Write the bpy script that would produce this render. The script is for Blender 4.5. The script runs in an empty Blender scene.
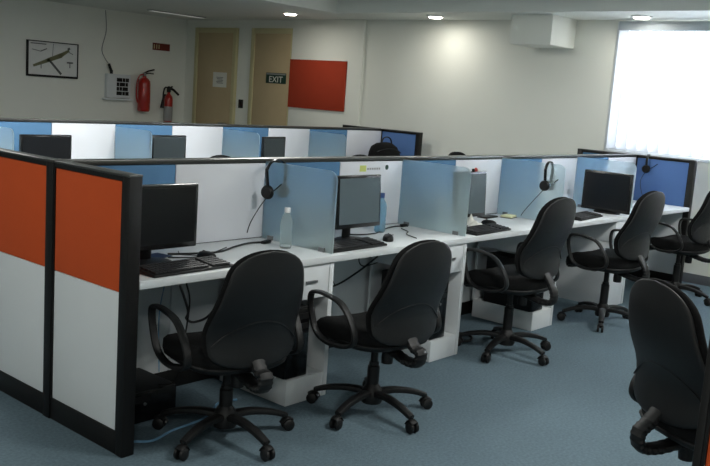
import bpy, bmesh, math, random
from mathutils import Vector, Matrix
random.seed(7)
PI = math.pi
SC = bpy.context.scene
COL = SC.collection

# ------------------------------------------------------------------ materials
def lin(c):
    return tuple(((v/255)/12.92 if v/255 <= .04045 else ((v/255+.055)/1.055)**2.4) for v in c)
def mat(name, rgb, rough=.6, metal=0., var=.06, scale=8., bump=0., bscale=200., coat=0., emit=None, es=0., spec=.5):
    m = bpy.data.materials.new(name); m.use_nodes = True
    nt = m.node_tree; N = nt.nodes; L = nt.links
    b = N['Principled BSDF']; c = lin(rgb)
    b.inputs['Roughness'].default_value = rough; b.inputs['Metallic'].default_value = metal
    b.inputs['Coat Weight'].default_value = coat; b.inputs['Specular IOR Level'].default_value = spec
    tc = N.new('ShaderNodeTexCoord')
    no = N.new('ShaderNodeTexNoise'); no.inputs['Scale'].default_value = scale; no.inputs['Detail'].default_value = 4
    L.new(tc.outputs['Object'], no.inputs['Vector'])
    mx = N.new('ShaderNodeMix'); mx.data_type = 'RGBA'
    mx.inputs[6].default_value = (*[v*(1-var) for v in c], 1); mx.inputs[7].default_value = (*[min(1, v*(1+var)) for v in c], 1)
    L.new(no.outputs['Fac'], mx.inputs[0]); L.new(mx.outputs[2], b.inputs['Base Color'])
    if bump:
        n2 = N.new('ShaderNodeTexNoise'); n2.inputs['Scale'].default_value = bscale; n2.inputs['Detail'].default_value = 3
        L.new(tc.outputs['Object'], n2.inputs['Vector'])
        bp = N.new('ShaderNodeBump'); bp.inputs['Strength'].default_value = bump; bp.inputs['Distance'].default_value = .004
        L.new(n2.outputs['Fac'], bp.inputs['Height']); L.new(bp.outputs['Normal'], b.inputs['Normal'])
    if emit:
        b.inputs['Emission Color'].default_value = (*lin(emit), 1); b.inputs['Emission Strength'].default_value = es
    return m
M = dict(
    wall=mat('wall_paint', (234,235,226), .8, var=.02, scale=2, bump=.1, bscale=60),
    ceil=mat('ceiling_paint', (226,228,222), .85, var=.02, scale=3),
    orange=mat('orange_fabric', (198,76,22), .9, var=.05, bump=.3, bscale=500),
    red=mat('red_board_fabric', (166,54,24), .9, var=.05, bump=.3, bscale=500),
    white=mat('white_laminate', (212,216,218), .5, var=.02, scale=3),
    whiteboard=mat('white_panel_gloss', (218,220,226), .4, var=.02, scale=3),
    blue=mat('blue_fabric', (84,126,164), .9, var=.05, bump=.3, bscale=500),
    deepblue=mat('deep_blue_fabric', (84,118,172), .9, var=.05, bump=.3, bscale=500),
    frame=mat('black_trim', (13,12,12), .5, var=.1, spec=.35),
    cap=mat('dark_aluminium_cap', (88,88,86), .32, metal=.7, var=.05),
    black=mat('black_plastic', (13,13,14), .5, spec=.4, var=.1, bump=.15, bscale=900),
    shell=mat('black_shell_plastic', (14,14,15), .45, var=.1, bump=.25, bscale=700),
    fabric=mat('black_seat_fabric', (12,12,13), .95, spec=.3, var=.15, bump=.5, bscale=600),
    gloss=mat('black_gloss', (10,10,12), .25, var=.05),
    screen=mat('dark_screen', (10,10,12), .3, var=.02),
    screen_refl=mat('screen_grey_green_reflection', (84,98,104), .3, var=.05),  # screen is off; its pale reflection is painted into the base colour
    screen_refl_dim=mat('screen_dim_reflection', (52,60,62), .35, var=.05),  # same painted screen reflection, darker for the far row
    metal=mat('brushed_metal', (150,150,150), .35, metal=.9),
    key=mat('key_plastic', (34,34,36), .55, var=.1),
    cable=mat('black_cable', (18,18,20), .5),
    bluecable=mat('blue_cable', (104,146,178), .5),
    paper=mat('paper', (225,224,215), .9, var=.03),
    cream=mat('cream_paper', (222,222,180), .9, var=.03),
    door=mat('door_laminate', (190,170,134), .55, var=.08, scale=5),
    dframe=mat('door_frame_wood', (196,188,146), .5, var=.06, scale=6),
    redm=mat('extinguisher_red', (165,28,18), .3, var=.04, coat=.4),
    greyl=mat('grey_label', (150,150,150), .6),
    green=mat('exit_green', (18,58,44), .5),
    signred=mat('sign_dark_red', (112,30,20), .5),
    yellow=mat('yellow_green_sticker', (205,215,120), .7),
    ink=mat('grey_ink', (90,92,92), .8), ink2=mat('olive_ink', (120,120,90), .8),
    mapbg=mat('map_sheet', (222,223,220), .6, var=.05, scale=20),
    aluw=mat('window_frame_white', (225,228,228), .4),
    greytrim=mat('grey_headrail', (165,174,180), .5),
    skirt=mat('skirting_grey', (96,100,104), .6),
    bluething=mat('blue_card', (45,62,100), .6),
    capw=mat('white_cap', (235,235,235), .4),
    capb=mat('dark_blue_cap', (40,70,120), .4),
)
def carpet():
    m = mat('blue_grey_carpet', (102,121,131), .95, var=.42, scale=70, bump=1., bscale=260)
    nt = m.node_tree; N = nt.nodes; L = nt.links
    b = N['Principled BSDF']; b.inputs['Specular IOR Level'].default_value = .15
    mx = [n for n in N if n.type == 'MIX'][0]
    n3 = N.new('ShaderNodeTexNoise'); n3.inputs['Scale'].default_value = 1.3; n3.inputs['Detail'].default_value = 5
    L.new([n for n in N if n.type == 'TEX_COORD'][0].outputs['Object'], n3.inputs['Vector'])
    m2 = N.new('ShaderNodeMix'); m2.data_type = 'RGBA'; m2.blend_type = 'MULTIPLY'; m2.inputs[0].default_value = .35
    L.new(mx.outputs[2], m2.inputs[6]); L.new(n3.outputs['Fac'], m2.inputs[7]); L.new(m2.outputs[2], b.inputs['Base Color'])
    return m
M['carpet'] = carpet()
def glassmat(name, tint, frost, rough, zg=False):
    m = bpy.data.materials.new(name); m.use_nodes = True
    nt = m.node_tree; N = nt.nodes; L = nt.links
    b = N['Principled BSDF']; b.inputs['Base Color'].default_value = (*lin(tint), 1)
    b.inputs['Transmission Weight'].default_value = 1; b.inputs['Roughness'].default_value = rough; b.inputs['IOR'].default_value = 1.12
    d = N.new('ShaderNodeBsdfPrincipled'); d.inputs['Base Color'].default_value = (*lin((208,222,220)), 1); d.inputs['Roughness'].default_value = .6
    t = N.new('ShaderNodeBsdfTranslucent'); t.inputs['Color'].default_value = (*lin((208,222,220)), 1)
    a = N.new('ShaderNodeMixShader'); a.inputs[0].default_value = .5
    L.new(d.outputs[0], a.inputs[1]); L.new(t.outputs[0], a.inputs[2])
    mx = N.new('ShaderNodeMixShader'); out = N['Material Output']
    L.new(b.outputs[0], mx.inputs[1]); L.new(a.outputs[0], mx.inputs[2]); L.new(mx.outputs[0], out.inputs['Surface'])
    mx.inputs[0].default_value = frost
    if zg:     # the film is denser towards the foot of the pane
        tc = N.new('ShaderNodeTexCoord'); sp = N.new('ShaderNodeSeparateXYZ'); mr = N.new('ShaderNodeMapRange')
        L.new(tc.outputs['Object'], sp.inputs[0]); L.new(sp.outputs[2], mr.inputs[0])
        mr.inputs[1].default_value = 0; mr.inputs[2].default_value = .39; mr.inputs[3].default_value = frost*2.0; mr.inputs[4].default_value = frost*.55
        L.new(mr.outputs[0], mx.inputs[0])
    return m
M['frost'] = glassmat('frosted_glass', (228,242,248), .21, .30, True)
M['edgeglass'] = mat('green_glass_edge', (120,160,150), .3)
M['bottle'] = glassmat('clear_bottle_plastic', (250,254,255), .27, .05)
M['bluebottle'] = glassmat('blue_bottle_plastic', (120,190,235), .28, .08)
def clear():
    m = bpy.data.materials.new('window_glass'); m.use_nodes = True
    b = m.node_tree.nodes['Principled BSDF']; b.inputs['Transmission Weight'].default_value = 1
    b.inputs['Roughness'].default_value = 0; b.inputs['IOR'].default_value = 1.02
    return m
M['clear'] = clear()
def slatmat():
    m = bpy.data.materials.new('blind_fabric'); m.use_nodes = True
    nt = m.node_tree; N = nt.nodes; L = nt.links; b = N['Principled BSDF']
    b.inputs['Base Color'].default_value = (.85,.86,.88,1); b.inputs['Roughness'].default_value = .8
    t = N.new('ShaderNodeBsdfTranslucent'); t.inputs['Color'].default_value = (.9,.92,.95,1)
    a = N.new('ShaderNodeMixShader'); a.inputs[0].default_value = .6
    L.new(b.outputs[0], a.inputs[1]); L.new(t.outputs[0], a.inputs[2]); L.new(a.outputs[0], N['Material Output'].inputs['Surface'])
    return m
M['slat'] = slatmat()
def emis(name, c, s):
    m = bpy.data.materials.new(name); m.use_nodes = True
    b = m.node_tree.nodes['Principled BSDF']; b.inputs['Base Color'].default_value = (.8,.8,.8,1)
    b.inputs['Emission Color'].default_value = (*lin(c), 1); b.inputs['Emission Strength'].default_value = s
    return m
M['lamp'] = emis('lamp_diffuser', (255,246,226), 12)
M['tube'] = emis('dim_tube_diffuser', (235,235,225), .12)

# ------------------------------------------------------------------ mesh helpers
class MB:
    def __init__(s): s.v = []; s.f = []
    def add(s, vs, fs):
        o = len(s.v); s.v += [tuple(v) for v in vs]; s.f += [tuple(i+o for i in f) for f in fs]; return s
    def box(s, x0, x1, y0, y1, z0, z1):
        return s.add([(x0,y0,z0),(x1,y0,z0),(x1,y1,z0),(x0,y1,z0),(x0,y0,z1),(x1,y0,z1),(x1,y1,z1),(x0,y1,z1)],
                     [(0,3,2,1),(4,5,6,7),(0,1,5,4),(1,2,6,5),(2,3,7,6),(3,0,4,7)])
    def loft(s, rings, closed=False, capped=True):
        n = len(rings[0]); vs = [v for r in rings for v in r]; fs = []
        m = len(rings)
        for i in range(m if closed else m-1):
            for j in range(n):
                a = i*n+j; b = i*n+(j+1) % n; c = ((i+1) % m)*n+(j+1) % n; d = ((i+1) % m)*n+j
                fs.append((a,b,c,d))
        if capped and not closed:
            fs.append(tuple(range(n-1,-1,-1))); fs.append(tuple((m-1)*n+j for j in range(n)))
        return s.add(vs, fs)
    def lathe(s, prof, c=(0,0,0), n=24):
        return s.loft([[(c[0]+r*math.cos(2*PI*k/n), c[1]+r*math.sin(2*PI*k/n), c[2]+z) for k in range(n)] for r, z in prof])
    def sweep(s, pts, rx, ry=None, n=10, closed=False, ref=None, taper=None, ridges=0, power=1.):
        pts = [Vector(p) for p in pts]; ry = ry or rx; m = len(pts); rings = []; prev = None
        for i, p in enumerate(pts):
            if closed: t = (pts[(i+1) % m]-pts[i-1]).normalized()
            else: t = (pts[min(i+1, m-1)]-pts[max(i-1, 0)]).normalized()
            if ref is not None: a = Vector(ref); a = (a-t*a.dot(t)).normalized()
            else:
                a = prev if prev is not None else (Vector((0,0,1)) if abs(t.z) < .9 else Vector((1,0,0)))
                a = (a-t*a.dot(t)).normalized(); prev = a
            b = t.cross(a); k = taper(i/(m-1)) if taper else 1
            if ridges: k *= 1+.1*math.sin(i*PI)*0+(.12 if i % 2 else 0)
            def sg(v): return math.copysign(abs(v)**power, v)
            rings.append([p+a*rx*k*sg(math.cos(2*PI*j/n))+b*ry*k*sg(math.sin(2*PI*j/n)) for j in range(n)])
        return s.loft(rings, closed=closed)
    def xf(s, mtx):
        s.v = [tuple(mtx @ Vector(v)) for v in s.v]; return s
    def obj(s, name, m, parent=None, loc=(0,0,0), rot=(0,0,0), bevel=0., smooth=40, subs=0):
        me = bpy.data.meshes.new(name); me.from_pydata(s.v, [], s.f)
        bm = bmesh.new(); bm.from_mesh(me); bmesh.ops.recalc_face_normals(bm, faces=bm.faces)
        if bevel:
            es = [e for e in bm.edges if len(e.link_faces) == 2 and e.calc_face_angle(0) > .8]
            bmesh.ops.bevel(bm, geom=es, offset=bevel, segments=2, affect='EDGES', profile=.5)
        bm.to_mesh(me); bm.free()
        for p in me.polygons: p.use_smooth = True
        me.set_sharp_from_angle(angle=math.radians(smooth))
        me.materials.append(m if not isinstance(m, str) else M[m])
        o = bpy.data.objects.new(name, me); COL.objects.link(o)
        o.location = loc; o.rotation_euler = rot
        if subs:
            md = o.modifiers.new('sub', 'SUBSURF'); md.levels = subs; md.render_levels = subs
        if parent: o.parent = parent
        return o
def smoothp(pts, k=6, closed=False):
    P = [Vector(p) for p in pts]; n = len(P); out = []
    rng = range(n) if closed else range(n-1)
    for i in rng:
        if closed: a, b, c, d = P[i-1], P[i], P[(i+1) % n], P[(i+2) % n]
        else: a, b, c, d = P[max(i-1,0)], P[i], P[i+1], P[min(i+2,n-1)]
        for j in range(k):
            t = j/k
            out.append(.5*((2*b)+(c-a)*t+(2*a-5*b+4*c-d)*t*t+(3*b-a-3*c+d)*t**3))
    if not closed: out.append(P[-1])
    return out
def tag(o, label, cat, group=None, kind=None):
    o['label'] = label; o['category'] = cat
    if group: o['group'] = group
    if kind: o['kind'] = kind
    return o
def thing(name, label, cat, loc=(0,0,0), rz=0., group=None):
    o = bpy.data.objects.new(name, None); COL.objects.link(o); o.empty_display_size = .1
    o.location = loc; o.rotation_euler = (0,0,rz)
    return tag(o, label, cat, group)
def struct(name, mb, m, **k):
    o = mb.obj(name, m, **k); o['kind'] = 'structure'; return o
def copy_tree(o, parent=None):
    c = o.copy(); COL.objects.link(c)
    if parent: c.parent = parent
    for ch in o.children: copy_tree(ch, c)
    return c
def textmesh(body, size, name, m, parent, loc, rot, ext=.0006, align='CENTER', sx=1.):
    cu = bpy.data.curves.new(name, 'FONT'); cu.body = body; cu.size = size; cu.extrude = ext
    cu.align_x = align; cu.align_y = 'CENTER'
    t = bpy.data.objects.new(name+'_tmp', cu); COL.objects.link(t)
    bpy.context.view_layer.update()
    me = bpy.data.meshes.new_from_object(t.evaluated_get(bpy.context.evaluated_depsgraph_get()))
    bpy.data.objects.remove(t); bpy.data.curves.remove(cu)
    me.materials.clear(); me.materials.append(M[m])
    o = bpy.data.objects.new(name, me); COL.objects.link(o); o.parent = parent
    o.location = loc; o.rotation_euler = rot; o.scale = (sx,1,1)
    return o

# ------------------------------------------------------------------ room shell
XE, YW, ZC = 6.35, 7.85, 2.455
X0, Y0 = -4.6, -6.2
T = .15
struct('floor', MB().box(X0-T, XE+T, Y0-T, YW+T, -.1, 0), 'carpet')
# the window wall (plane x = XE) with its window opening
WY0, WY1, WZ0, WZ1 = -2.9, 1.03, 1.17, 2.44
w = MB()
w.box(XE, XE+T, WY1, YW+T, 0, ZC+.3); w.box(XE, XE+T, Y0-T, WY0, 0, ZC+.3)
w.box(XE, XE+T, WY0, WY1, 0, WZ0-.0); w.box(XE, XE+T, WY0, WY1, WZ1, ZC+.3)
struct('wall_right', w, 'wall')
struct('wall_column', MB().box(XE-.05, XE, 4.31, 5.555, 0, ZC), 'wall', bevel=.004)
struct('wall_back', MB().box(X0-T, XE, YW, YW+T, 0, ZC+.3), 'wall')
struct('wall_left', MB().box(X0-T, X0, Y0-T, YW, 0, ZC+.3), 'wall')
struct('wall_front', MB().box(X0, XE, Y0-T, Y0, 0, ZC+.3), 'wall')
# ceiling: flat border at ZC, raised tray over the desks with white upstands
TX, TY = 5.62, 4.16
c = MB(); c.box(X0, XE, TY, YW, ZC, ZC+.06); c.box(TX, XE, Y0, TY, ZC, ZC+.06)
struct('ceiling', c, 'ceil')
c = MB(); c.box(X0, TX, Y0, TY, ZC+.16, ZC+.22)
struct('ceiling_tray', c, 'ceil')
c = MB(); c.box(TX, TX+.03, Y0, TY, ZC+.06, ZC+.22); c.box(X0, TX, TY, TY+.03, ZC+.06, ZC+.22)
struct('trim_1', c, 'ceil')
struct('baseboard_right', MB().box(XE-.012, XE, Y0, 4.31, 0, .09), 'skirt', bevel=.003)
struct('baseboard_back', MB().box(X0, XE, YW-.012, YW, 0, .09), 'skirt', bevel=.003)
# window
wf = MB()
for a, b in ((WY1-.06, WY1), (WY0, WY0+.06), (-.95, -.89)): wf.box(XE+.02, XE+.09, a, b, WZ0, WZ1)
wf.box(XE+.02, XE+.09, WY0, WY1, WZ0, WZ0+.05); wf.box(XE+.02, XE+.09, WY0, WY1, WZ1-.05, WZ1)
win = struct('window_1', wf, 'aluw', bevel=.004)
g = MB().box(XE+.05, XE+.056, WY0+.06, WY1-.06, WZ0+.05, WZ1-.05).obj('window_pane', 'clear', win)
s = MB().box(XE-.02, XE+.02, WY0, WY1-.01, WZ0-.02, WZ0+.012).obj('window_sill', 'aluw', win, bevel=.004)
s = MB().box(XE-.012, XE+.02, WY1-.035, WY1+.008, WZ0, WZ1).obj('window_jamb', 'aluw', win, bevel=.004)
# vertical blind
bl = thing('vertical_blind', 'white vertical slat blind glowing with daylight over the window', 'blind', (XE-.06, -.9, 0))
hr = MB().box(-.03, .03, -1.95, 1.89, 2.35, 2.435).obj('headrail', 'greytrim', bl, bevel=.004); hr['label'] = 'grey headrail'
sl = MB(); y = 1.84
k = 0
while y > -1.92:
    a = .32+random.uniform(-.06,.06); hw = .062
    dx, dy = hw*math.sin(a), hw*math.cos(a)
    pts = []
    for q in range(5):
        u = -1+q*.5; bow = .006*(1-u*u)
        pts.append((u*dx-bow, y+u*dy))
    ring = [(p[0], p[1]) for p in pts]+[(p[0]+.0012, p[1]) for p in reversed(pts)]
    sl.loft([[(p[0], p[1], 1.195) for p in ring], [(p[0], p[1], 2.35) for p in ring]])
    y -= .108; k += 1
sl.obj('slats', 'slat', bl)
# doors on the right wall, in the far corner
def door(n, ya, yb, rail_r=True):
    f = MB(); t = .07
    top = 2.345
    f.box(XE-.05, XE+.0, yb-t, yb, 0, top); f.box(XE-.05, XE, ya, ya+(t if rail_r else .02), 0, top); f.box(XE-.05, XE, ya+(t if rail_r else .02), yb-t, top-t, top)
    d = struct('door_%d' % n, f, 'dframe', bevel=.004)
    MB().box(XE-.035, XE-.001, ya+(t if rail_r else .02), yb-t, .01, top-t).obj('door_leaf', 'door', d, bevel=.003)
    h = MB(); h.sweep([(XE-.035, ya+.15, 1.0), (XE-.08, ya+.15, 1.0), (XE-.08, ya+.27, 1.0)], .009)
    h.obj('door_handle', 'metal', d)
    return d
door(1, 6.67, 7.585)
door(2, 5.56, 6.36, False)
# door paper, exit sign, switch
p = thing('paper_notice', 'small white paper notice taped on the left of the two brown doors', 'notice', (XE-.037, 7.0, 1.615))
MB().box(-.0015, 0, -.15, .15, -.105, .105).obj('sheet', 'paper', p)
mk = MB()
for i in range(5): mk.box(-.0022, -.0015, -.075+.01*(i % 2), .075-.012*(i % 3), .03-.02*i, .038-.02*i)
mk.obj('print_lines', 'ink', p)
p = thing('exit_sign', 'dark green EXIT sign on the brown door beside the red board', 'sign', (XE-.037, 5.835, 1.685))
MB().box(-.006, 0, -.195, .195, -.07, .07).obj('plate', 'green', p, bevel=.002)
textmesh('EXIT', .115, 'lettering', 'paper', p, (-.0065, 0, -.02), (PI/2, 0, -PI/2), .0008, sx=1.15)
MB().box(-.0072, -.006, -.185, .185, .045, .062).obj('top_band', 'greyl', p)
p = thing('wall_switch', 'small black switch plate on the wall between the two doors', 'switch', (XE, 6.56, 1.30))
MB().box(-.012, 0, -.045, .045, -.06, .06).obj('plate', 'black', p, bevel=.003)
MB().box(-.018, -.012, -.02, .02, -.03, .03).obj('rocker', 'gloss', p, bevel=.002)
# red pin board on the column
p = thing('pin_board', 'square red fabric pin board hung on the pale column', 'board', (XE-.05, 5.05, 1.63))
MB().box(-.02, 0, -.49, .49, -.30, .305).obj('fabric_face', 'red', p, bevel=.004)
fr = MB()
for a in ((-.5,-.49,-.31,.315), (.49,.5,-.31,.315)): fr.box(-.022, 0, *a)
fr.box(-.022, 0, -.5, .5, .305, .315); fr.box(-.022, 0, -.5, .5, -.31, -.30)
fr.obj('edge_trim', 'red', p)
# boxed duct under the ceiling
tag(MB().box(5.85, XE, 1.49, 1.955, 2.165, ZC).obj('duct_box', 'wall', bevel=.004), 'white boxed in duct hanging under the ceiling left of the window', 'duct')

# ------------------------------------------------------------------ things on the back wall (y = YW)
p = thing('framed_map', 'framed site plan in a thin black frame on the far left wall', 'picture', (4.18, YW, 1.72))
W2, H2 = .355, .215
MB().box(-W2, W2, -.012, 0, -H2, H2).obj('map_sheet', 'mapbg', p)
fr = MB(); fr.box(-W2-.02, -W2+.005, -.025, 0, -H2-.02, H2+.008); fr.box(W2-.004, W2+.008, -.025, 0, -H2-.02, H2+.008)
fr.box(-W2, W2, -.025, 0, H2-.004, H2+.008); fr.box(-W2, W2, -.025, 0, -H2-.022, -H2+.006)
fr.obj('frame', 'frame', p, bevel=.002)
a = MB()
def strip(mb, x0, z0, x1, z1, w0, y=-.0135, w1=None):
    w1 = w0 if w1 is None else w1
    d = Vector((x1-x0, 0, z1-z0)).normalized(); n = Vector((-d.z, 0, d.x))
    A = Vector((x0, y, z0)); B = Vector((x1, y, z1))
    q = [A-n*w0/2, B-n*w1/2, B+n*w1/2, A+n*w0/2]
    mb.loft([[tuple(v) for v in q], [(v.x, v.y+.001, v.z) for v in q]])
strip(a, -.28, -.10, -.05, -.01, .03, w1=.05); strip(a, -.08, -.02, .12, .06, .05, w1=.06); strip(a, .1, .05, .23, .13, .055, w1=.03)
a.obj('terrain_shading', 'ink2', p)
a = MB(); strip(a, -.05, -.02, .12, -.19, .03); strip(a, -.3, .11, -.18, .09, .008); strip(a, -.18, .09, -.09, .13, .012)
strip(a, 0, .2, -.01, .04, .006); strip(a, .2, -.03, .29, -.03, .02); strip(a, .245, -.03, .245, -.10, .012)
strip(a, -.17, -.07, -.17, -.13, .01); strip(a, -.32, .185, -.1, .185, .012); strip(a, .2, .12, .29, .08, .008); strip(a, .21,.14,.24,.16,.03)
a.obj('ink_lines', 'ink', p)
# electrical box
p = thing('electrical_box', 'white electrical box with black grille on the far wall', 'electrical box', (5.15, YW, 1.42))
MB().box(-.18, .2, -.07, 0, -.16, .17).obj('housing', 'white', p, bevel=.006)
MB().box(-.22, .21, -.10, 0, -.19, -.165).obj('bottom_shelf', 'white', p, bevel=.003)
gr = MB()
for i in range(4):
    for j in range(4):
        gr.box(-.03+.048*i, .008+.048*i+(.014 if (i+j) % 3 == 0 else 0), -.075, -.07, -.12+.062*j, -.068+.062*j)
gr.obj('grille', 'frame', p)
k = MB(); k.loft([[(-.10+.022*math.cos(t)+z*.0, -.04+.02*math.sin(t), .17+z) for t in [i*PI/4 for i in range(8)]] for z in (0,.05)])
k.sweep([(-.10,-.04,.20), (-.15,-.05,.30)], .022, .014); k.obj('plug', 'frame', p)
k = MB().sweep(smoothp([(-.15,-.05,.30), (-.2,-.02,.38), (-.24,-.01,.5), (-.18,-.01,.75), (-.2,-.01,1.02)]), .005, n=6); k.obj('cable', 'greyl', p)
# extinguishers
p = thing('fire_extinguisher', 'fat red fire extinguisher hung on the far wall beside the electrical box', 'fire extinguisher', (5.55, YW-.11, 1.09), 0, 'wall extinguishers')
MB().lathe([(.0,0),(.075,0),(.085,.012),(.088,.03),(.088,.39),(.082,.43),(.055,.465),(.028,.48),(.026,.50),(0,.50)]).obj('cylinder', 'redm', p)
MB().lathe([(.02,.50),(.024,.505),(.024,.54),(.014,.55),(0,.55)], n=12).obj('valve', 'metal', p)
h = MB(); h.sweep([(0,0,.545),(.05,-.02,.575),(.13,-.05,.60)], .011, .006); h.sweep([(0,0,.53),(.06,-.02,.545),(.12,-.05,.54)], .009, .005); h.obj('handle', 'frame', p)
h = MB().sweep(smoothp([(-.02,0,.52),(-.09,-.01,.50),(-.13,-.01,.40),(-.125,0,.2),(-.10,0,.12)]), .010, n=8).obj('hose', 'redm', p)
MB().box(-.03,.03,.085,.11,.3,.45).obj('wall_bracket', 'frame', p)
MB().lathe([(.0885,.12),(.0895,.125),(.0895,.30),(.0885,.305)], n=24).obj('label_band', 'redm', p)
p = thing('fire_extinguisher', 'slim red extinguisher with black horn and silver lower half near the left door', 'fire extinguisher', (5.99, YW-.10, .95), 0, 'wall extinguishers')
MB().lathe([(0,0),(.055,0),(.063,.012),(.063,.33),(.055,.37),(.03,.40),(.022,.41),(.022,.43),(0,.43)]).obj('cylinder', 'redm', p)
o = MB().lathe([(.0635,.015),(.0645,.02),(.0645,.22),(.0635,.225)]).obj('label_band', 'greyl', p); o['label'] = 'silver grey label band'
h = MB(); h.lathe([(.022,.43),(.03,.44),(.03,.50),(.015,.52),(0,.52)], n=12); h.obj('valve', 'frame', p)
h = MB(); h.sweep([(0,0,.50),(.07,-.02,.47),(.15,-.04,.40)], .018, .01, taper=lambda t: 1.1-.2*t); h.sweep([(0,0,.48),(.05,-.02,.52)], .012,.006); h.obj('handle', 'frame', p)
h = MB(); h.sweep(smoothp([(-.01,0,.49),(-.07,-.01,.50),(-.105,-.02,.44),(-.12,-.03,.34)]), .011, n=8)
h.sweep([(-.12,-.03,.34),(-.135,-.03,.20)], .016, taper=lambda t: .8+1.0*t); h.obj('hose', 'frame', p)
MB().box(-.025,.025,.06,.10,.28,.4).obj('wall_bracket', 'frame', p)
p = thing('fire_sign', 'small dark red sign on the wall above the extinguishers', 'sign', (5.90, YW, 2.025))
MB().box(-.15, .15, -.006, 0, -.05, .05).obj('plate', 'signred', p)
mk = MB(); mk.box(-.135,-.115,-.0072,-.006,-.032,.03); mk.box(-.09,-.075,-.0072,-.006,-.032,.03); mk.box(-.05,-.035,-.0072,-.006,-.03,.03)
mk.obj('pictogram', 'dframe', p)
# ------------------------------------------------------------------ ceiling lamps, plus added fill panels
def downlight(x, y, label, z=ZC):
    p = thing('downlight', label, 'ceiling light', (x, y, z), 0, 'round downlights in the ceiling')
    MB().lathe([(.075,0),(.10,-.001),(.10,-.010),(.085,-.014),(.075,-.012)], n=28).obj('trim_ring', 'aluw', p)
    MB().lathe([(0,-.004),(.074,-.004),(.074,-.016),(.06,-.026),(0,-.030)], n=24).obj('diffuser', 'lamp', p)
    l = bpy.data.lights.new('downlight_glow', 'AREA'); l.shape = 'DISK'; l.size = .14; l.energy = DL; l.color = (1,.97,.90); l.spread = math.radians(178)
    o = bpy.data.objects.new('downlight_glow', l); COL.objects.link(o); o.location = (x, y, z-.033)
DL = 3
downlight(5.57, 4.87, 'round downlight in the ceiling in front of the brown doors')
downlight(5.94, 2.98, 'round downlight in the ceiling left of the boxed duct')
downlight(6.02, .66, 'round downlight in the ceiling just above the window')
p = thing('strip_light', 'dim strip light recessed in the ceiling at the far corner', 'ceiling light', (5.52, 7.0, ZC))
MB().box(-.45,.45,-.06,.06,-.012,0).obj('housing', 'greyl', p, bevel=.003)
MB().box(-.43,.43,-.04,.04,-.018,-.010).obj('diffuser', 'tube', p)
def fill_panel(x, y, label, e):  # unseen ceiling panel with area lamp, added as fill for the room
    p = thing('fill_panel_light', label, 'ceiling light', (x, y, ZC+.16), 0, 'added fill light panels in the ceiling tray')
    f = MB(); f.box(-.31,.31,-.31,-.28,-.02,0); f.box(-.31,.31,.28,.31,-.02,0); f.box(-.31,-.28,-.28,.28,-.02,0); f.box(.28,.31,-.28,.28,-.02,0)
    f.obj('frame', 'aluw', p); MB().box(-.28,.28,-.28,.28,-.014,0).obj('diffuser', 'fill_lamp', p)
    l = bpy.data.lights.new('fill_panel_glow', 'AREA'); l.shape = 'SQUARE'; l.size = .54; l.energy = e; l.color = (.99,1,.96)
    o = bpy.data.objects.new('fill_panel_glow', l); COL.objects.link(o); o.location = (x, y, ZC+.16-.03)
M['fill_lamp'] = emis('fill_panel_diffuser', (255,250,240), 3)
for (x, y, lb, e) in ((-2.6,-3.4,'added fill light panel in the ceiling behind the camera near the front wall',40), (1.2,-1.9,'added fill light panel in the ceiling over the aisle of chairs',30),
                   (4.0,-1.9,'added fill light panel in the ceiling towards the window',34), (-2.2,.8,'added fill light panel in the ceiling left of the red end panels',22),
                   (2.6,2.0,'added fill light panel in the ceiling between the two desk rows',40), (.6,3.3,'added fill light panel in the ceiling over the far row of desks',40)):
    fill_panel(x, y, lb, e)

# ------------------------------------------------------------------ partitions
H = 1.1745
def end_panel(name, label, x, ya, yb, spec, post_near=True, post_far=True, th=.056, pw=.048):
    """screen in the plane x = const from ya to yb"""
    p = thing(name, label, 'partition', (x, ya, 0))
    L = yb-ya; f = MB()
    if post_near: f.box(0, th+.006, 0, pw, 0, H-.004)
    if post_far: f.box(0, th+.006, L-pw, L, 0, H-.004)
    f.obj('post', 'frame', p, bevel=.004)
    a, b = (pw if post_near else 0), (L-pw if post_far else L)
    MB().box(.004, th-.0, a, b, .0, .098).obj('skirting', 'frame', p, bevel=.002)
    r = MB(); r.box(.003, th, a, b, 1.145, H-.008); r.box(.003, th, a, a+.008, .098, 1.145); r.box(.003, th, b-.008, b, .098, 1.145)
    r.obj('rail', 'frame', p)
    for (z0, z1, m, nm) in spec:
        o = MB().box(.008, th-.008, a+.008, b-.008, z0, z1).obj(nm, m, p, bevel=.003)
    MB().box(-.002, th+.008, 0, L, H-.010, H).obj('top_cap', 'cap', p, bevel=.003)
    return p
OW = [(.69,1.143,'orange','orange_tile'), (.10,.688,'white','white_tile')]
end_panel('end_partition', 'nearest end partition with orange top and white bottom and black post', 0, 0, .565, OW, True, False)
end_panel('end_partition', 'farther orange and white end partition running off the left edge', 0, .622, 1.24, OW, False, True)
mp = MB().box(-.003, .052, .565, .622, 0, H-.006).obj('joint_post', 'frame', bevel=.004)
tag(mp, 'black joint post between the two orange and white end partitions', 'post')
jc = MB().box(-.005, .066, .563, .624, H-.008, H+.002).obj('post_cap', 'cap', mp)
BW = [(.735,1.143,'deepblue','blue_tile'), (.10,.733,'white','white_tile')]
BW2 = [(.735,1.143,'blue','blue_tile'), (.10,.733,'white','white_tile')]
end_panel('end_partition', 'far right end partition with deep blue tile under the window', 6.052, .004, .56, BW, True, False)
end_panel('end_partition', 'rear half of the blue end partition, beyond the long screen', 6.052, .622, 1.178, BW2, False, True)
mp = MB().box(6.052, 6.108, .56, .622, 0, H-.006).obj('joint_post', 'frame', bevel=.004)
tag(mp, 'black joint post at the window end of the near long screen', 'post')
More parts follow.
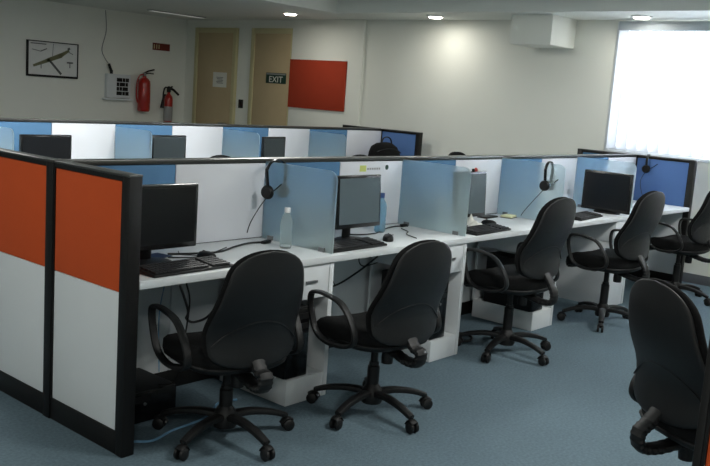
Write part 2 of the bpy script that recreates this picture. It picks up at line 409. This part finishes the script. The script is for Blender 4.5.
# second island
DB = 3.665; SX = -.095
end_panel('end_partition', 'end partition of the far row with blue tile and black post', 6.052+SX, DB-.587, DB-.03, BW, True, False)
end_panel('end_partition', 'pale rear half of the far row end partition', 6.052+SX, DB+.03, DB+.587, BW2, False, True)
mp = MB().box(6.052+SX, 6.108+SX, DB-.03, DB+.03, 0, H-.006).obj('joint_post', 'frame', bevel=.004)
tag(mp, 'black joint post at the right end of the far long screen', 'post')
# opposite row, only its corner shows at the right edge
end_panel('end_partition', 'orange end partition at the bottom right edge beside the closest chair', 0, -2.90, -2.262, OW, True, True, pw=.02)

def spine(label, yc, x0, n, first_blue=True):
    p = thing('long_partition', label, 'partition', (x0, yc, 0))
    L = n*.6
    MB().box(0, L, -.024, .024, .0, .095).obj('skirting', 'frame', p, bevel=.002)
    MB().box(0, L, -.018, .018, .095, 1.15).obj('core', 'frame', p)
    for k in range(n):
        blue = (k % 2 == 0)
        MB().box(k*.6+.0025, k*.6+.5975, -.03, .03, .745, 1.148).obj('blue_tile' if blue else 'white_tile', 'blue' if blue else 'whiteboard', p, bevel=.002)
        MB().box(k*.6+.0025, k*.6+.5975, -.03, .03, .10, .74).obj('lower_tile', 'white', p, bevel=.002)
    MB().box(0, L, -.033, .033, 1.152, H).obj('top_cap', 'cap', p, bevel=.003)
    return p
s1 = spine('long partition behind the near desks with alternating blue and white tiles', .5909, .052, 10)
s2 = spine('long blue and white partition of the far desk row', DB, .052+SX, 10)

def worktop(label, x0, x1, y0, y1):
    return tag(MB().box(x0, x1, y0, y1, .705, .74).obj('worktop', 'white', bevel=.004), label, 'desk')
worktop('long white worktop of the near row where the chairs are pushed up', .064, 6.048, 0, .56)
worktop('white worktop on the rear side of the near row', .064, 6.048, .622, 1.18)
worktop('white worktop of the far row', .064+SX, 6.048+SX, DB-.587, DB-.031)

def divider(x, y0, y1, label, z1=1.16):
    p = thing('glass_divider', label, 'divider', (x, y0, .74), 0, 'frosted glass dividers')
    L = y1-y0; h = z1-.74; r = .05
    out = [(0,0),(L,0),(L,h)]
    for i in range(7):
        a = PI/2+i*PI/2/6; out.append((r+r*math.cos(a), h-r+r*math.sin(a)))
    b = MB(); t = .005
    b.loft([[(-t, q[0], q[1]) for q in out], [(t, q[0], q[1]) for q in out]])
    b.obj('pane', 'frost', p)
    for q in (.05, L-.09): MB().box(-.012, .012, q, q+.04, 0, .022).obj('clamp', 'metal', p)
    return p
G1 = [1.252, 2.452, 3.652, 4.852]
for x, nm in zip(G1, ['frosted glass divider with the clear bottle in front, nearest of the near row', 'second frosted glass divider from the left in the near row, bottle blurred behind it',
                      'frosted glass divider in the near row with a headset hooked over its front', 'frosted glass divider in the near row behind the last black monitor']):
    divider(x, .035, .558, nm)
for x, nm in zip([1.252, 2.452, 3.652, 4.852], ['frosted glass divider of the far row at the far left, beside the black monitor', 'frosted glass divider of the far row under the red extinguisher', 'frosted glass divider of the far row between the two grey monitors', 'frosted glass divider of the far row, nearest its right end']):
    divider(x+SX, DB-.55, DB-.034, nm, 1.13)

# ------------------------------------------------------------------ pedestals and towers under the near desks
def pedestal(xr, label, closed=False):
    p = thing('pedestal', label, 'pedestal', (xr, .012, 0), 0, 'white pedestals under the near desks')
    MB().box(-.03, 0, 0, .53, 0, .704).obj('side_panel', 'white', p, bevel=.002)
    d = MB().box(-.295, -.032, .003, .50, .53, .704).obj('drawer', 'white', p, bevel=.003)
    MB().box(-.20, -.12, -.006, .003, .612, .624).obj('pull', 'metal', d)
    if closed:
        b = MB().box(-.295, -.032, .003, .50, .0, .526).obj('cabinet_box', 'white', p, bevel=.003)
        MB().box(-.20, -.12, -.006, .003, .44, .452).obj('pull', 'metal', b)
    else:
        MB().box(-.295, -.032, 0, .50, 0, .13).obj('plinth', 'white', p, bevel=.003)
        MB().box(-.295, -.032, .495, .51, .13, .53).obj('back_panel', 'white', p)
    return p
def tower(x, y, z, label, lying=False, rz=0):
    p = thing('computer_tower', label, 'computer', (x, y, z), rz, 'black computer towers under the desks')
    w, h, d = .15, .36, .40
    if lying: w, h = h, w
    MB().box(-w/2, w/2, .01, d, 0, h).obj('case', 'black', p, bevel=.006)
    MB().box(-w/2+.002, w/2-.002, -.006, .012, .003, h-.003).obj('front_bezel', 'gloss', p, bevel=.006)
    f = MB()
    if lying: f.box(-w/2+.03, w/2-.15, -.009, -.005, h-.05, h-.02)
    else: f.box(-w/2+.015, w/2-.015, -.009, -.005, h-.06, h-.03); f.box(-w/2+.015, w/2-.015, -.009, -.005, h-.11, h-.08)
    f.obj('drive_bay', 'black', p)
    b = MB().lathe([(0,0),(.008,0),(.008,.004),(0,.004)], n=12).xf(Matrix.Translation((0,-.006,h*.6)) @ Matrix.Rotation(PI/2,4,'X')).obj('power_button', 'metal', p)
pedestal(1.247, 'white pedestal behind the leftmost chair, nearest of the row'); tower(1.032, .03, .13, 'black computer tower on the nearest pedestal base')
pedestal(2.447, 'white pedestal right of the second chair from the left'); tower(2.232, .03, .13, 'black computer tower on the pedestal base behind the second chair')
pedestal(3.647, 'low open white pedestal under the third chair with black tower on its base'); tower(3.432, .03, .13, 'black computer tower under the desk behind the third chair')
pedestal(4.847, 'closed white pedestal behind the fourth chair', True)
tower(.30, .27, 0, 'black computer case lying flat on the carpet beside the near end partition', True)

# ------------------------------------------------------------------ monitors, keyboards, mice
def monitor(x, y, rz, label, w=.42, h=.285, zc=.96, scr='screen', tilt=0., z=.74, grp='monitors on the near desks', base=True):
    p = thing('monitor', label, 'monitor', (x, y, z), rz, grp)
    c = zc-z
    R = Matrix.Translation((0,0,c)) @ Matrix.Rotation(-tilt, 4, 'X')
    MB().box(-w/2, w/2, -.012, .02, -h/2, h/2).xf(R).obj('bezel', 'gloss', p, bevel=.006)
    MB().box(-w/2+.016, w/2-.016, -.0135, -.011, -h/2+.024, h/2-.016).xf(R).obj('screen', scr, p)
    MB().box(-w/2+.06, w/2-.06, .018, .045, -h/2+.04, h/2-.04).xf(R).obj('rear_cover', 'black', p, bevel=.012)
    MB().sweep([(0,.075,.012),(0,.07,c-.06),(0,.045,c)], .032, .014, n=12, ref=(1,0,0)).obj('stand_neck', 'black', p)
    MB().loft([[(.11*math.cos(t)*k, .04+.085*math.sin(t)*k, zz) for t in [i*PI/12 for i in range(24)]] for k, zz in ((1,0),(1,.008),(.85,.014),(.3,.018))]).obj('stand_base', 'black', p)
    return p
monitor(.31, .24, .0, 'black monitor on the near desk right behind the front black post', w=.44, h=.29, zc=.955)
monitor(1.64, .22, 0, 'monitor with grey green reflection painted on its screen, right of the nearest glass divider', w=.365, h=.29, zc=.968, scr='screen_refl', tilt=.06)
monitor(2.82, .27, 0, 'monitor half hidden behind the second glass divider with a trinket on top', w=.35, h=.30, zc=.955, scr='screen_refl', tilt=.06)
monitor(4.69, .19, -PI/2-.03, 'black monitor turned sideways beside the fourth chair', w=.42, h=.32, zc=.915)
G = 'monitors on the far row'
monitor(1.49, 3.25, 0, 'wide black monitor at the left end of the far row', w=.42, h=.30, zc=.93, grp=G)
monitor(2.63, 3.25, 0, 'dark grey monitor of the far row under the slim extinguisher', w=.36, h=.30, zc=.94, scr='screen_refl_dim', grp=G)
monitor(3.87, 3.25, .12, 'small dark grey monitor of the far row in front of a white tile', w=.33, h=.28, zc=.95, scr='screen_refl_dim', grp=G)

def keyboard(x, y, rz, label):
    p = thing('keyboard', label, 'keyboard', (x, y, .74), rz, 'keyboards on the near desks')
    w, d = .225, .078
    MB().loft([[(-w,-d,0),(w,-d,0),(w,d,0),(-w,d,0)], [(-w,-d,.012),(w,-d,.012),(w,d,.026),(-w,d,.026)]]).obj('case', 'black', p, bevel=.004)
    k = MB(); kn = MB()
    for r in range(5):
        for c in range(20):
            if c in (14,) : continue
            x0 = -.212+c*.0212; y0 = -.066+r*.0255; z0 = .0135+(y0+d)/(2*d)*.014
            if r == 0 and 3 < c < 9:
                if c == 4: k.box(x0, x0+.0212*5-.003, y0, y0+.021, z0, z0+.007)
                continue
            (kn if c > 14 else k).box(x0, x0+.0182, y0, y0+.0215, z0, z0+.007)
    k.obj('keys', 'key', p); kn.obj('number_pad', 'key', p)
    return p
keyboard(.37, .105, .04, 'black keyboard on the nearest desk below the first monitor')
keyboard(1.49, .125, .02, 'black keyboard half behind the nearest glass divider')
keyboard(2.76, .10, .06, 'black keyboard beside the white cloth on the desk of the third chair')
keyboard(4.19, .13, .10, 'black keyboard left of the sideways monitor')
def mouse(x, y, rz, label):
    p = thing('mouse', label, 'mouse', (x, y, .74), rz, 'computer mice on the near desks')
    rings = []
    for k, z in ((1,0),(1.02,.01),(.95,.022),(.75,.032),(.4,.037),(.05,.038)):
        rings.append([(.031*k*math.cos(t), .055*k*math.sin(t)*(1 if math.sin(t) > 0 else .95), z) for t in [i*PI/10 for i in range(20)]])
    MB().loft(rings).obj('shell', 'black', p)
    MB().sweep([(0,.03,.031),(0,.022,.037),(0,.012,.036)], .004, n=6).obj('scroll_wheel', 'key', p)
    MB().sweep(smoothp([(0,.054,.008),(.01,.09,.004),(-.02,.14,.004),(.03,.2,.004)]), .0022, n=6).obj('cord', 'cable', p)
mouse(.60, .235, .2, 'black mouse behind the keyboard on the nearest desk')
mouse(1.86, .165, -.9, 'black mouse in front of the blue bottle')
mouse(3.03, .235, .3, 'black mouse by the white cloth behind the third chair')

# ------------------------------------------------------------------ bottles
def bottle(x, y, label, m, h=.205, r=.031, capm='capw'):
    p = thing('water_bottle', label, 'bottle', (x, y, .74), 0, 'water bottles on the near desks')
    k = h/.205
    MB().lathe([(0,0),(r*.85,0),(r,.008*k),(r,.05*k),(r*.93,.056*k),(r,.062*k),(r*.93,.075*k),(r,.085*k),(r,.135*k),(r*.8,.158*k),(r*.48,.175*k),(r*.42,.186*k),(0,.186*k)], n=20).obj('body', m, p)
    MB().lathe([(0,.183*k),(r*.5,.183*k),(r*.5,.205*k),(r*.45,.208*k),(0,.208*k)], n=16).obj('cap', capm, p)
    return p
bottle(1.151, .275, 'clear water bottle with white cap in front of the nearest glass divider', 'bottle', .208)
bottle(2.055, .39, 'pale blue water bottle standing behind the second monitor', 'bluebottle', .235, .033, 'capb')
bottle(2.53, .285, 'bottle with white cap seen blurred through the second glass divider', 'bottle', .20, .033)
bottle(3.80, .28, 'pale bottle seen through the third glass divider above the third chair', 'bottle', .18, .036)

# ------------------------------------------------------------------ headsets
def headset(x, y, ztop, rz, label, w=.085, h=.175, boom=1, slack=True, cord_to=None):
    p = thing('headset', label, 'headset', (x, y, ztop), rz, 'black headsets')
    pts = [(-w*.8,0,-h+.02)]
    for i in range(13):
        a = PI-i*PI/12; pts.append((w*math.cos(a), 0, -.062+.062*math.sin(a)))
    pts.append((w*.8,0,-h+.02))
    MB().sweep(smoothp(pts, 3), .011, .004, ref=(0,1,0)).obj('headband', 'gloss', p)
    for s in (-1, 1):
        c = MB().lathe([(0,-.018),(.031,-.018),(.038,-.006),(.038,.006),(.028,.016),(0,.018)], n=18)
        c.xf(Matrix.Translation((s*w*.82,0,-h+.005)) @ Matrix.Rotation(PI/2,4,'Y')).obj('ear_cup', 'black', p)
    MB().sweep(smoothp([(-w*.82,0,-h),(-w*.95,-.05*boom,-h+.02),(-w,-.10*boom,-h+.06)]), .0035, n=6).obj('microphone_boom', 'gloss', p)
    if cord_to:
        MB().sweep(smoothp([(-w*.82,0,-h-.02)]+cord_to, 8), .0025, n=6).obj('cord', 'cable', p)
    return p
headset(1.252, .475, 1.175, 0.15, 'black headset hooked over the nearest glass divider', cord_to=[(-.09,.03,-.25),(-.085,.09,-.34),(-.10,.10,-.40)])
headset(3.652, .165, 1.172, 0.15, 'black headset hooked over the glass divider above the third chair', w=.075, cord_to=[(-.07,.05,-.26),(-.085,.12,-.36),(-.10,.14,-.402)])
headset(6.083, .46, 1.184, .25, 'black headset hung over the deep blue end partition', w=.065, h=.14, cord_to=[(-.10,.03,-.25),(-.13,.0,-.36),(-.16,-.05,-.44)])

# ------------------------------------------------------------------ small desk things
def blob_cloth(x, y, label):
    p = thing('crumpled_cloth', label, 'cloth', (x, y, .74))
    n = 18; v = []; f = []
    for i in range(n):
        for j in range(n):
            u, w_ = i/(n-1)*2-1, j/(n-1)*2-1; r = max(abs(u), abs(w_))
            hh = max(0, (1-r**2))*(.045+.03*math.sin(5*u+2)+.022*math.cos(7*w_+3*u))
            v.append((u*.10+.01*math.sin(9*w_), w_*.075+.008*math.sin(8*u), .002+abs(hh)))
    for i in range(n-1):
        for j in range(n-1): f.append((i*n+j,(i+1)*n+j,(i+1)*n+j+1,i*n+j+1))
    o = MB().add(v, f).obj('folds', 'paper', p, smooth=80)
    md = o.modifiers.new('t', 'SOLIDIFY'); md.thickness = .002
blob_cloth(2.84, .26, 'crumpled white cloth on the desk behind the keyboard of the third chair')
p = thing('note_pad', 'small cream note pad on the worktop behind the third chair', 'note pad', (3.64, .44, .74), .2)
p.location = (3.55, .40, .74)
MB().box(-.06,.06,-.04,.04,0,.018).obj('pages', 'cream', p, bevel=.002); MB().box(-.065,.065,-.045,.045,-.0,.004).obj('backing', 'key', p)
p = thing('dark_tray', 'flat dark pad lying under the cream note pad end', 'tray', (3.38,.47,.74), .1)
MB().box(-.09,.09,-.04,.04,0,.008).obj('tray_base', 'key', p, bevel=.002); MB().box(-.085,.085,-.035,.035,.008,.011).obj('tray_lining', 'black', p)
p = thing('blue_booklet', 'small blue booklet lying under the nearest monitor', 'booklet', (.40,.37,.74), .2)
MB().box(-.07,.07,-.045,.045,0,.006).obj('pages', 'paper', p); MB().box(-.073,.073,-.047,.047,.006,.010).obj('cover', 'bluething', p)
p = thing('trinket', 'tiny red and dark trinket on top of the third monitor', 'ornament', (2.86,.27,1.106))
MB().lathe([(0,0),(.012,0),(.014,.01),(.008,.022),(0,.026)], n=12).obj('red_piece', 'redm', p)
MB().lathe([(0,0),(.008,0),(.009,.012),(0,.018)], (.03,0,0), n=10).obj('pale_piece', 'paper', p)
MB().lathe([(0,0),(.010,0),(.010,.016),(0,.02)], (-.028,0,0), n=10).obj('dark_piece', 'gloss', p)
# stickers on the white tile
p = thing('sticker', 'yellow green sticker with faint lettering on the white tile above the second monitor', 'sticker', (2.07,.5605,1.105))
MB().box(-.04,.02,-.001,0,-.018,.02).obj('logo_patch', 'yellow', p); k = MB()
for i in range(6): k.box(.03+i*.022,.045+i*.022,-.001,0,-.008,.004)
k.obj('faint_lettering', 'greyl', p)
p = thing('sticker', 'small round dark green sticker right of the yellow one', 'sticker', (2.29,.5605,1.11))
MB().lathe([(0,0),(.016,0),(.016,.0012),(0,.0012)], n=20).xf(Matrix.Rotation(PI/2,4,'X')).obj('disc', 'green', p)
# bag on the far worktop
p = thing('black_bag', 'slumped black bag with loop handle against the far blue end partition', 'bag', (5.62, 3.3, .74), -.2)
rings = []
for z, k in ((0,.95),(.02,1),(.12,1.02),(.2,.95),(.26,.8),(.295,.5),(.305,.1)):
    rings.append([(.20*k*math.copysign(abs(math.cos(t))**.7, math.cos(t))*(1+.05*math.sin(3*t+z*20)), .11*k*math.copysign(abs(math.sin(t))**.7, math.sin(t)), z+.012*math.sin(2*t)*k) for t in [i*PI/12 for i in range(24)]])
MB().loft(rings).obj('bag_body', 'fabric', p)
MB().sweep(smoothp([(-.07,-.03,.27),(-.055,-.03,.34),(0,-.03,.365),(.055,-.03,.34),(.08,-.03,.27)]), .012, .006, ref=(0,1,0)).obj('handle_loop', 'black', p)
MB().sweep(smoothp([(-.18,-.08,.2),(-.06,-.12,.24),(.08,-.12,.23),(.18,-.08,.19)]), .005).obj('zip', 'gloss', p)

# ------------------------------------------------------------------ cables
def cable(pts, label, m='cable', r=.004, cat='cable', grp='loose cables at the near desks'):
    return tag(MB().sweep(smoothp(pts, 8), r, n=6).obj('cable', m), label, cat, grp)
cable([(.50,.40,.745),(.60,.36,.745),(.75,.33,.745),(.92,.40,.746),(1.05,.44,.746),(1.16,.42,.746)], 'black cable lying across the nearest desk towards the glass divider', r=.005)
cable([(.45,.33,.745),(.58,.28,.745),(.72,.33,.745),(.86,.40,.746)], 'thinner black cable curling behind the mouse on the nearest desk', r=.003)
p = thing('cable_adapter', 'small black adapter on the desk by the nearest glass divider', 'adapter', (1.15,.42,.74), .3)
MB().box(-.035,.035,-.012,.012,0,.016).obj('adapter_body', 'black', p, bevel=.003); MB().box(.035,.05,-.006,.006,.004,.012).obj('adapter_plug', 'metal', p)
cable([(1.76,.42,.745),(1.84,.36,.745),(1.98,.35,.746),(2.12,.42,.746),(2.30,.47,.746),(2.40,.44,.746)], 'black cable looping in front of the blue bottle', r=.004)
cable([(2.28,.40,.745),(2.22,.30,.745),(2.13,.24,.745),(2.07,.12,.745)], 'thin black cable by the second glass divider', r=.003)
p = thing('cable_adapter', 'small black adapter at the foot of the second glass divider', 'adapter', (2.38,.46,.74), .1)
MB().box(-.03,.03,-.012,.012,0,.018).obj('adapter_body', 'black', p, bevel=.003); MB().box(.03,.042,-.006,.006,.004,.012).obj('adapter_plug', 'metal', p)
cable([(.26,-.008,.704),(.33,.02,.58),(.42,.14,.50),(.56,.25,.44),(.72,.33,.44),(.90,.42,.55),(.98,.5,.69)], 'black cable hanging under the nearest desk in a wide sagging loop', r=.006)
cable([(.30,.0,.704),(.37,.06,.60),(.42,.15,.40),(.42,.2,.2),(.40,.3,.15)], 'black cable dropping from the nearest desk edge to the case on the floor', r=.004)
cable([(.12,.10,.704),(.13,.14,.55),(.09,.2,.40),(.11,.3,.25),(.16,.36,.15)], 'black cable hanging close behind the front black post', r=.004)
cable([(.60,.50,.704),(.55,.48,.58),(.50,.45,.42),(.46,.38,.18)], 'blue cable hanging under the nearest desk', 'bluecable', .003)
cable([(1.42,.35,.704),(1.46,.35,.58),(1.56,.38,.48),(1.70,.40,.45),(1.88,.38,.52),(2.02,.36,.60)], 'black cable sagging under the second desk', r=.006)
cable([(1.62,.44,.704),(1.64,.45,.60),(1.70,.44,.50),(1.73,.43,.44)], 'thin black cable hanging under the second desk', r=.003)
cable([(2.00,.36,.704),(1.92,.36,.66),(1.86,.37,.60),(1.90,.37,.55),(2.02,.36,.56)], 'black cable with an angular kink under the second desk', r=.004)
cable([(1.50,.50,.36),(1.52,.50,.2),(1.50,.48,.05),(1.52,.40,.008)], 'black cable reaching the floor under the second desk', r=.004)
cable([(2.80,.42,.704),(2.82,.40,.45),(2.78,.34,.25),(2.84,.30,.10),(2.74,.25,.01)], 'black cable dropping to the floor under the third desk', r=.005)
cable([(.13,.10,.008),(.20,.06,.007),(.34,.10,.007),(.55,.13,.007),(.72,.24,.007),(.82,.22,.007)], 'blue network cable curving on the carpet under the nearest chair', 'bluecable', .006)
cable([(2.72,.30,.01),(2.66,.20,.01),(2.74,.12,.01),(2.86,.2,.01),(2.80,.34,.01),(2.68,.4,.01)], 'black cable coiled on the carpet under the third desk', r=.008)

# ------------------------------------------------------------------ office chairs
def se(t, a, b, e):
    c, s = math.cos(t), math.sin(t)
    return (a*math.copysign(abs(c)**(2/e), c), b*math.copysign(abs(s)**(2/e), s))
def make_chair(x, y, rz, label, seat_z=.46, back_z=.56, spin=.3, arms=True, tilt=.14, grp='black swivel chairs'):
    p = thing('office_chair', label, 'chair', (x, y, 0), rz, grp)
    # base
    hub = MB().lathe([(0,.055),(.05,.055),(.055,.07),(.05,.12),(.036,.14),(.03,.15),(0,.15)], n=20).obj('base_hub', 'black', p)
    for k in range(5):
        a = spin+k*2*PI/5
        R = Matrix.Rotation(a, 4, 'Z')
        leg = MB().sweep(smoothp([(.03,0,.105),(.12,0,.110),(.22,0,.096),(.295,0,.072)], 4), .026, .017, n=10, ref=(0,1,0), taper=lambda t: 1.05-.35*t, power=.7).xf(R).obj('base_leg', 'black', p)
        c = MB()
        for s in (-1, 1):
            c.add(*(lambda m_: (m_.v, m_.f))(MB().lathe([(0,-.009),(.022,-.009),(.027,-.005),(.027,.005),(.022,.009),(0,.009)], n=16).xf(Matrix.Translation((.305, s*.015, .027)) @ Matrix.Rotation(PI/2,4,'X'))))
        c.sweep(smoothp([(.27,0,.035),(.285,0,.055),(.305,0,.06),(.325,0,.05)], 3), .020, .006, n=8, ref=(0,1,0))
        c.lathe([(.010,.03),(.010,.08)], (.290,0,0), n=10)
        sw = random.uniform(-.8,.8)
        c.xf(R).obj('caster', 'black', leg)
    MB().lathe([(.030,.14),(.030,seat_z-.19),(.024,seat_z-.185),(.024,seat_z-.17)], n=18).obj('column_sleeve', 'black', p)
    MB().lathe([(.018,.2),(.018,seat_z-.06)], n=16).obj('gas_column', 'metal' if False else 'black', p)
    MB().box(-.07,.07,-.12,.10,seat_z-.085,seat_z-.045).obj('tilt_mechanism', 'black', p, bevel=.012)
    MB().sweep(smoothp([(.05,0,seat_z-.07),(.16,.02,seat_z-.075),(.23,.03,seat_z-.09)]), .007, .005).obj('lever', 'black', p)
    MB().lathe([(0,seat_z-.15),(.028,seat_z-.15),(.03,seat_z-.12),(.028,seat_z-.085),(0,seat_z-.08)], (0,-.09,0), n=12).obj('tension_knob', 'black', p)
    # seat
    rings = []
    for z, k in ((-.055,.82),(-.050,.92),(-.035,.97),(-.005,1.0),(.02,.99),(.035,.93),(.042,.80),(.043,.5),(.041,.1)):
        r = []
        for i in range(40):
            u, v = se(2*PI*i/40, .245*k, .252*k, 3.2)
            zz = seat_z+z-(max(0, v-.08)**2)*2.2+ (abs(u)**2)*.25*(1 if z > 0 else 0)+(max(0,-v-.1)**2)*.8
            r.append((u*(1-.10*(-v/.235 if v < 0 else 0)), v+.028, zz))
        rings.append(r)
    MB().loft(rings).obj('seat', 'fabric', p, smooth=70)
    rings = []
    for z, k in ((-.062,.704),(-.058,.86),(-.043,.95),(-.030,.975),(-.024,.96)):
        rings.append([(u, v+.028, seat_z+z-(max(0, v-.08)**2)*2.2) for u, v in [se(2*PI*i/40, .245*k, .252*k, 3.2) for i in range(40)]])
    MB().loft(rings).obj('seat_pan', 'black', p, smooth=70)
    # back rest: cushion in front, plastic shell behind
    BH = .51
    def halfw(t):
        base = .222-.014*(1-min(1,t/.3))-.066*max(0,(t-.3)/.7)**1.25
        if t < .16: base *= (1-((.16-t)/.16)**2.6)**(1/2.6) if t > 0 else 0
        if t > .80: base *= max(0,(1-((t-.80)/.20)**2.3))**(1/2.3)
        return max(base, .004)
    def spine_y(t):      # side profile, + is forward
        return -.25-.035*t+.045*math.exp(-((t-.28)/.22)**2)-tilt*.2*t
    def back(name, m, off, thk, inset, side):
        rg = []; N = 22
        for i in range(N+1):
            t = .5-.5*math.cos(PI*i/N); hw = halfw(t)*inset; ring = []
            e = min(1, 4*t+.15, 4*(1-t)+.15)
            for j in range(28):
                a = 2*PI*j/28; u = math.cos(a); v = math.sin(a)
                X = hw*math.copysign(abs(u)**.75, u)
                Y = spine_y(t)+off+thk*e*math.copysign(abs(v)**.75, v)+.9*X*X*(1.15-t*.5)
                ring.append((X, Y, back_z+BH*(.5+(t-.5)*(inset*.5+.5))))
            rg.append(ring)
        return MB().loft(rg).obj(name, m, p, smooth=75)
    back('backrest', 'fabric', .022, .024, 1.0, 1)
    sh = back('back_shell', 'shell', -.008, .017, .985, -1)
    cr = []
    for i in range(21):
        u = -1+i/10; t = .20+.20*(1-u*u)*1.0; X = u*halfw(t)*.93
        cr.append((X, spine_y(t)-.0235+.9*X*X*(1.15-t*.5), back_z+BH*t))
    MB().sweep(cr, .0035, n=6).obj('crease_ridge', 'shell', sh)
    # J shaped support with bellows ribs
    jb = min(seat_z-.10, back_z-.085)
    J = smoothp([(0,-.05,seat_z-.07),(0,-.14,seat_z-.085),(0,-.235,jb),(0,-.30,jb+.012),(0,-.310,jb+.065),(0,-.270,back_z-.01),(0,-.220,back_z+.05)], 6)
    MB().sweep(J, .032, .017, n=12, ref=(1,0,0), ridges=1, power=.75).obj('back_support', 'black', p, smooth=25)
    if arms:
        for s in (-1, 1):
            loop = smoothp([(s*.275,-.10,seat_z-.03),(s*.275,.03,seat_z-.045),(s*.278,.125,seat_z-.01),(s*.285,.165,seat_z+.09),(s*.29,.165,seat_z+.165),(s*.29,.12,seat_z+.185),(s*.29,.04,seat_z+.185),(s*.285,-.06,seat_z+.16),(s*.278,-.13,seat_z+.08),(s*.275,-.15,seat_z+.01)], 5, True)
            MB().sweep(loop, .018, .010, n=10, closed=True, ref=(1,0,0), power=.8).obj('armrest', 'black', p)
            MB().sweep([(s*.10,0,seat_z-.062),(s*.2,0,seat_z-.062),(s*.275,0,seat_z-.045)], .028, .008, n=8, ref=(0,1,0)).obj('arm_bracket', 'black', p)
    return p
# heading: local +y is the sitter's front
def wspin(world, rz): return math.radians(world-rz)
make_chair(.475, -.09, math.radians(-11), 'leftmost black swivel chair, pushed under the nearest desk', .415, .395, wspin(50, -11))
make_chair(1.24, -.30, math.radians(-8), 'second black swivel chair from the left, in front of the second monitor', .43, .41, wspin(44, -8))
make_chair(2.745, -.15, math.radians(-4), 'third black swivel chair from the left, in front of the third glass divider', .48, .525, wspin(45, -4))
make_chair(4.05, -.18, math.radians(-6), 'fourth black swivel chair from the left, by the sideways monitor', .48, .52, wspin(60, -6))
make_chair(5.47, -.17, math.radians(-6), 'fifth black swivel chair, beside the deep blue end partition', .48, .52, wspin(50, -6))
make_chair(1.235, -1.915, math.radians(-121), 'closest black swivel chair at the bottom right corner, turned away from the others', .46, .475, .4)
G = 'black swivel chairs in the aisle beyond the near partition'
make_chair(2.60, 2.85, math.radians(5), 'swivel chair of the far row, its top just visible left of centre', .44, .48, .1, grp=G)
make_chair(4.40, 2.85, math.radians(-8), 'swivel chair of the far row, its top visible below the pale far tile', .44, .475, .3, grp=G)
make_chair(5.22, 1.75, math.radians(180), 'swivel chair top peeking over the near partition above the second divider', .48, .55, .2, grp=G)

# ------------------------------------------------------------------ daylight and camera
wld = bpy.data.worlds.new('sky'); SC.world = wld; wld.use_nodes = True
bg = wld.node_tree.nodes["Background"]; bg.inputs[0].default_value = (.86,.93,1,1); bg.inputs[1].default_value = 4.0
l = bpy.data.lights.new('daylight', 'AREA'); l.shape = 'RECTANGLE'; l.size = 3.9; l.size_y = 1.3; l.energy = 300; l.color = (.88,.94,1)
o = bpy.data.objects.new('daylight', l); COL.objects.link(o); o.location = (XE+.5, -.93, 1.95); o.rotation_euler = (0, math.radians(78), 0)

cam = bpy.data.cameras.new('camera'); co = bpy.data.objects.new('camera', cam); COL.objects.link(co)
cam.sensor_width = 36; cam.lens = 36*876.3755/710; cam.clip_start = .05; cam.clip_end = 60
ya, pi_, ro = map(math.radians, (40.6308, 8.9901, 4.1064))
fw = Vector((math.cos(ya)*math.cos(pi_), math.sin(ya)*math.cos(pi_), -math.sin(pi_)))
rt = Vector((math.sin(ya), -math.cos(ya), 0)); up = rt.cross(fw)
r2 = rt*math.cos(ro)+up*math.sin(ro); u2 = -rt*math.sin(ro)+up*math.cos(ro)
mt = Matrix((r2, u2, -fw)).transposed().to_4x4(); mt.translation = (-2.0094, -2.9042, 1.5507)
co.matrix_world = mt; SC.camera = co
vs = SC.view_settings; vs.view_transform = 'Standard'; vs.look = 'None'; vs.gamma = 1; vs.exposure = 0.52; vs.use_curve_mapping = False
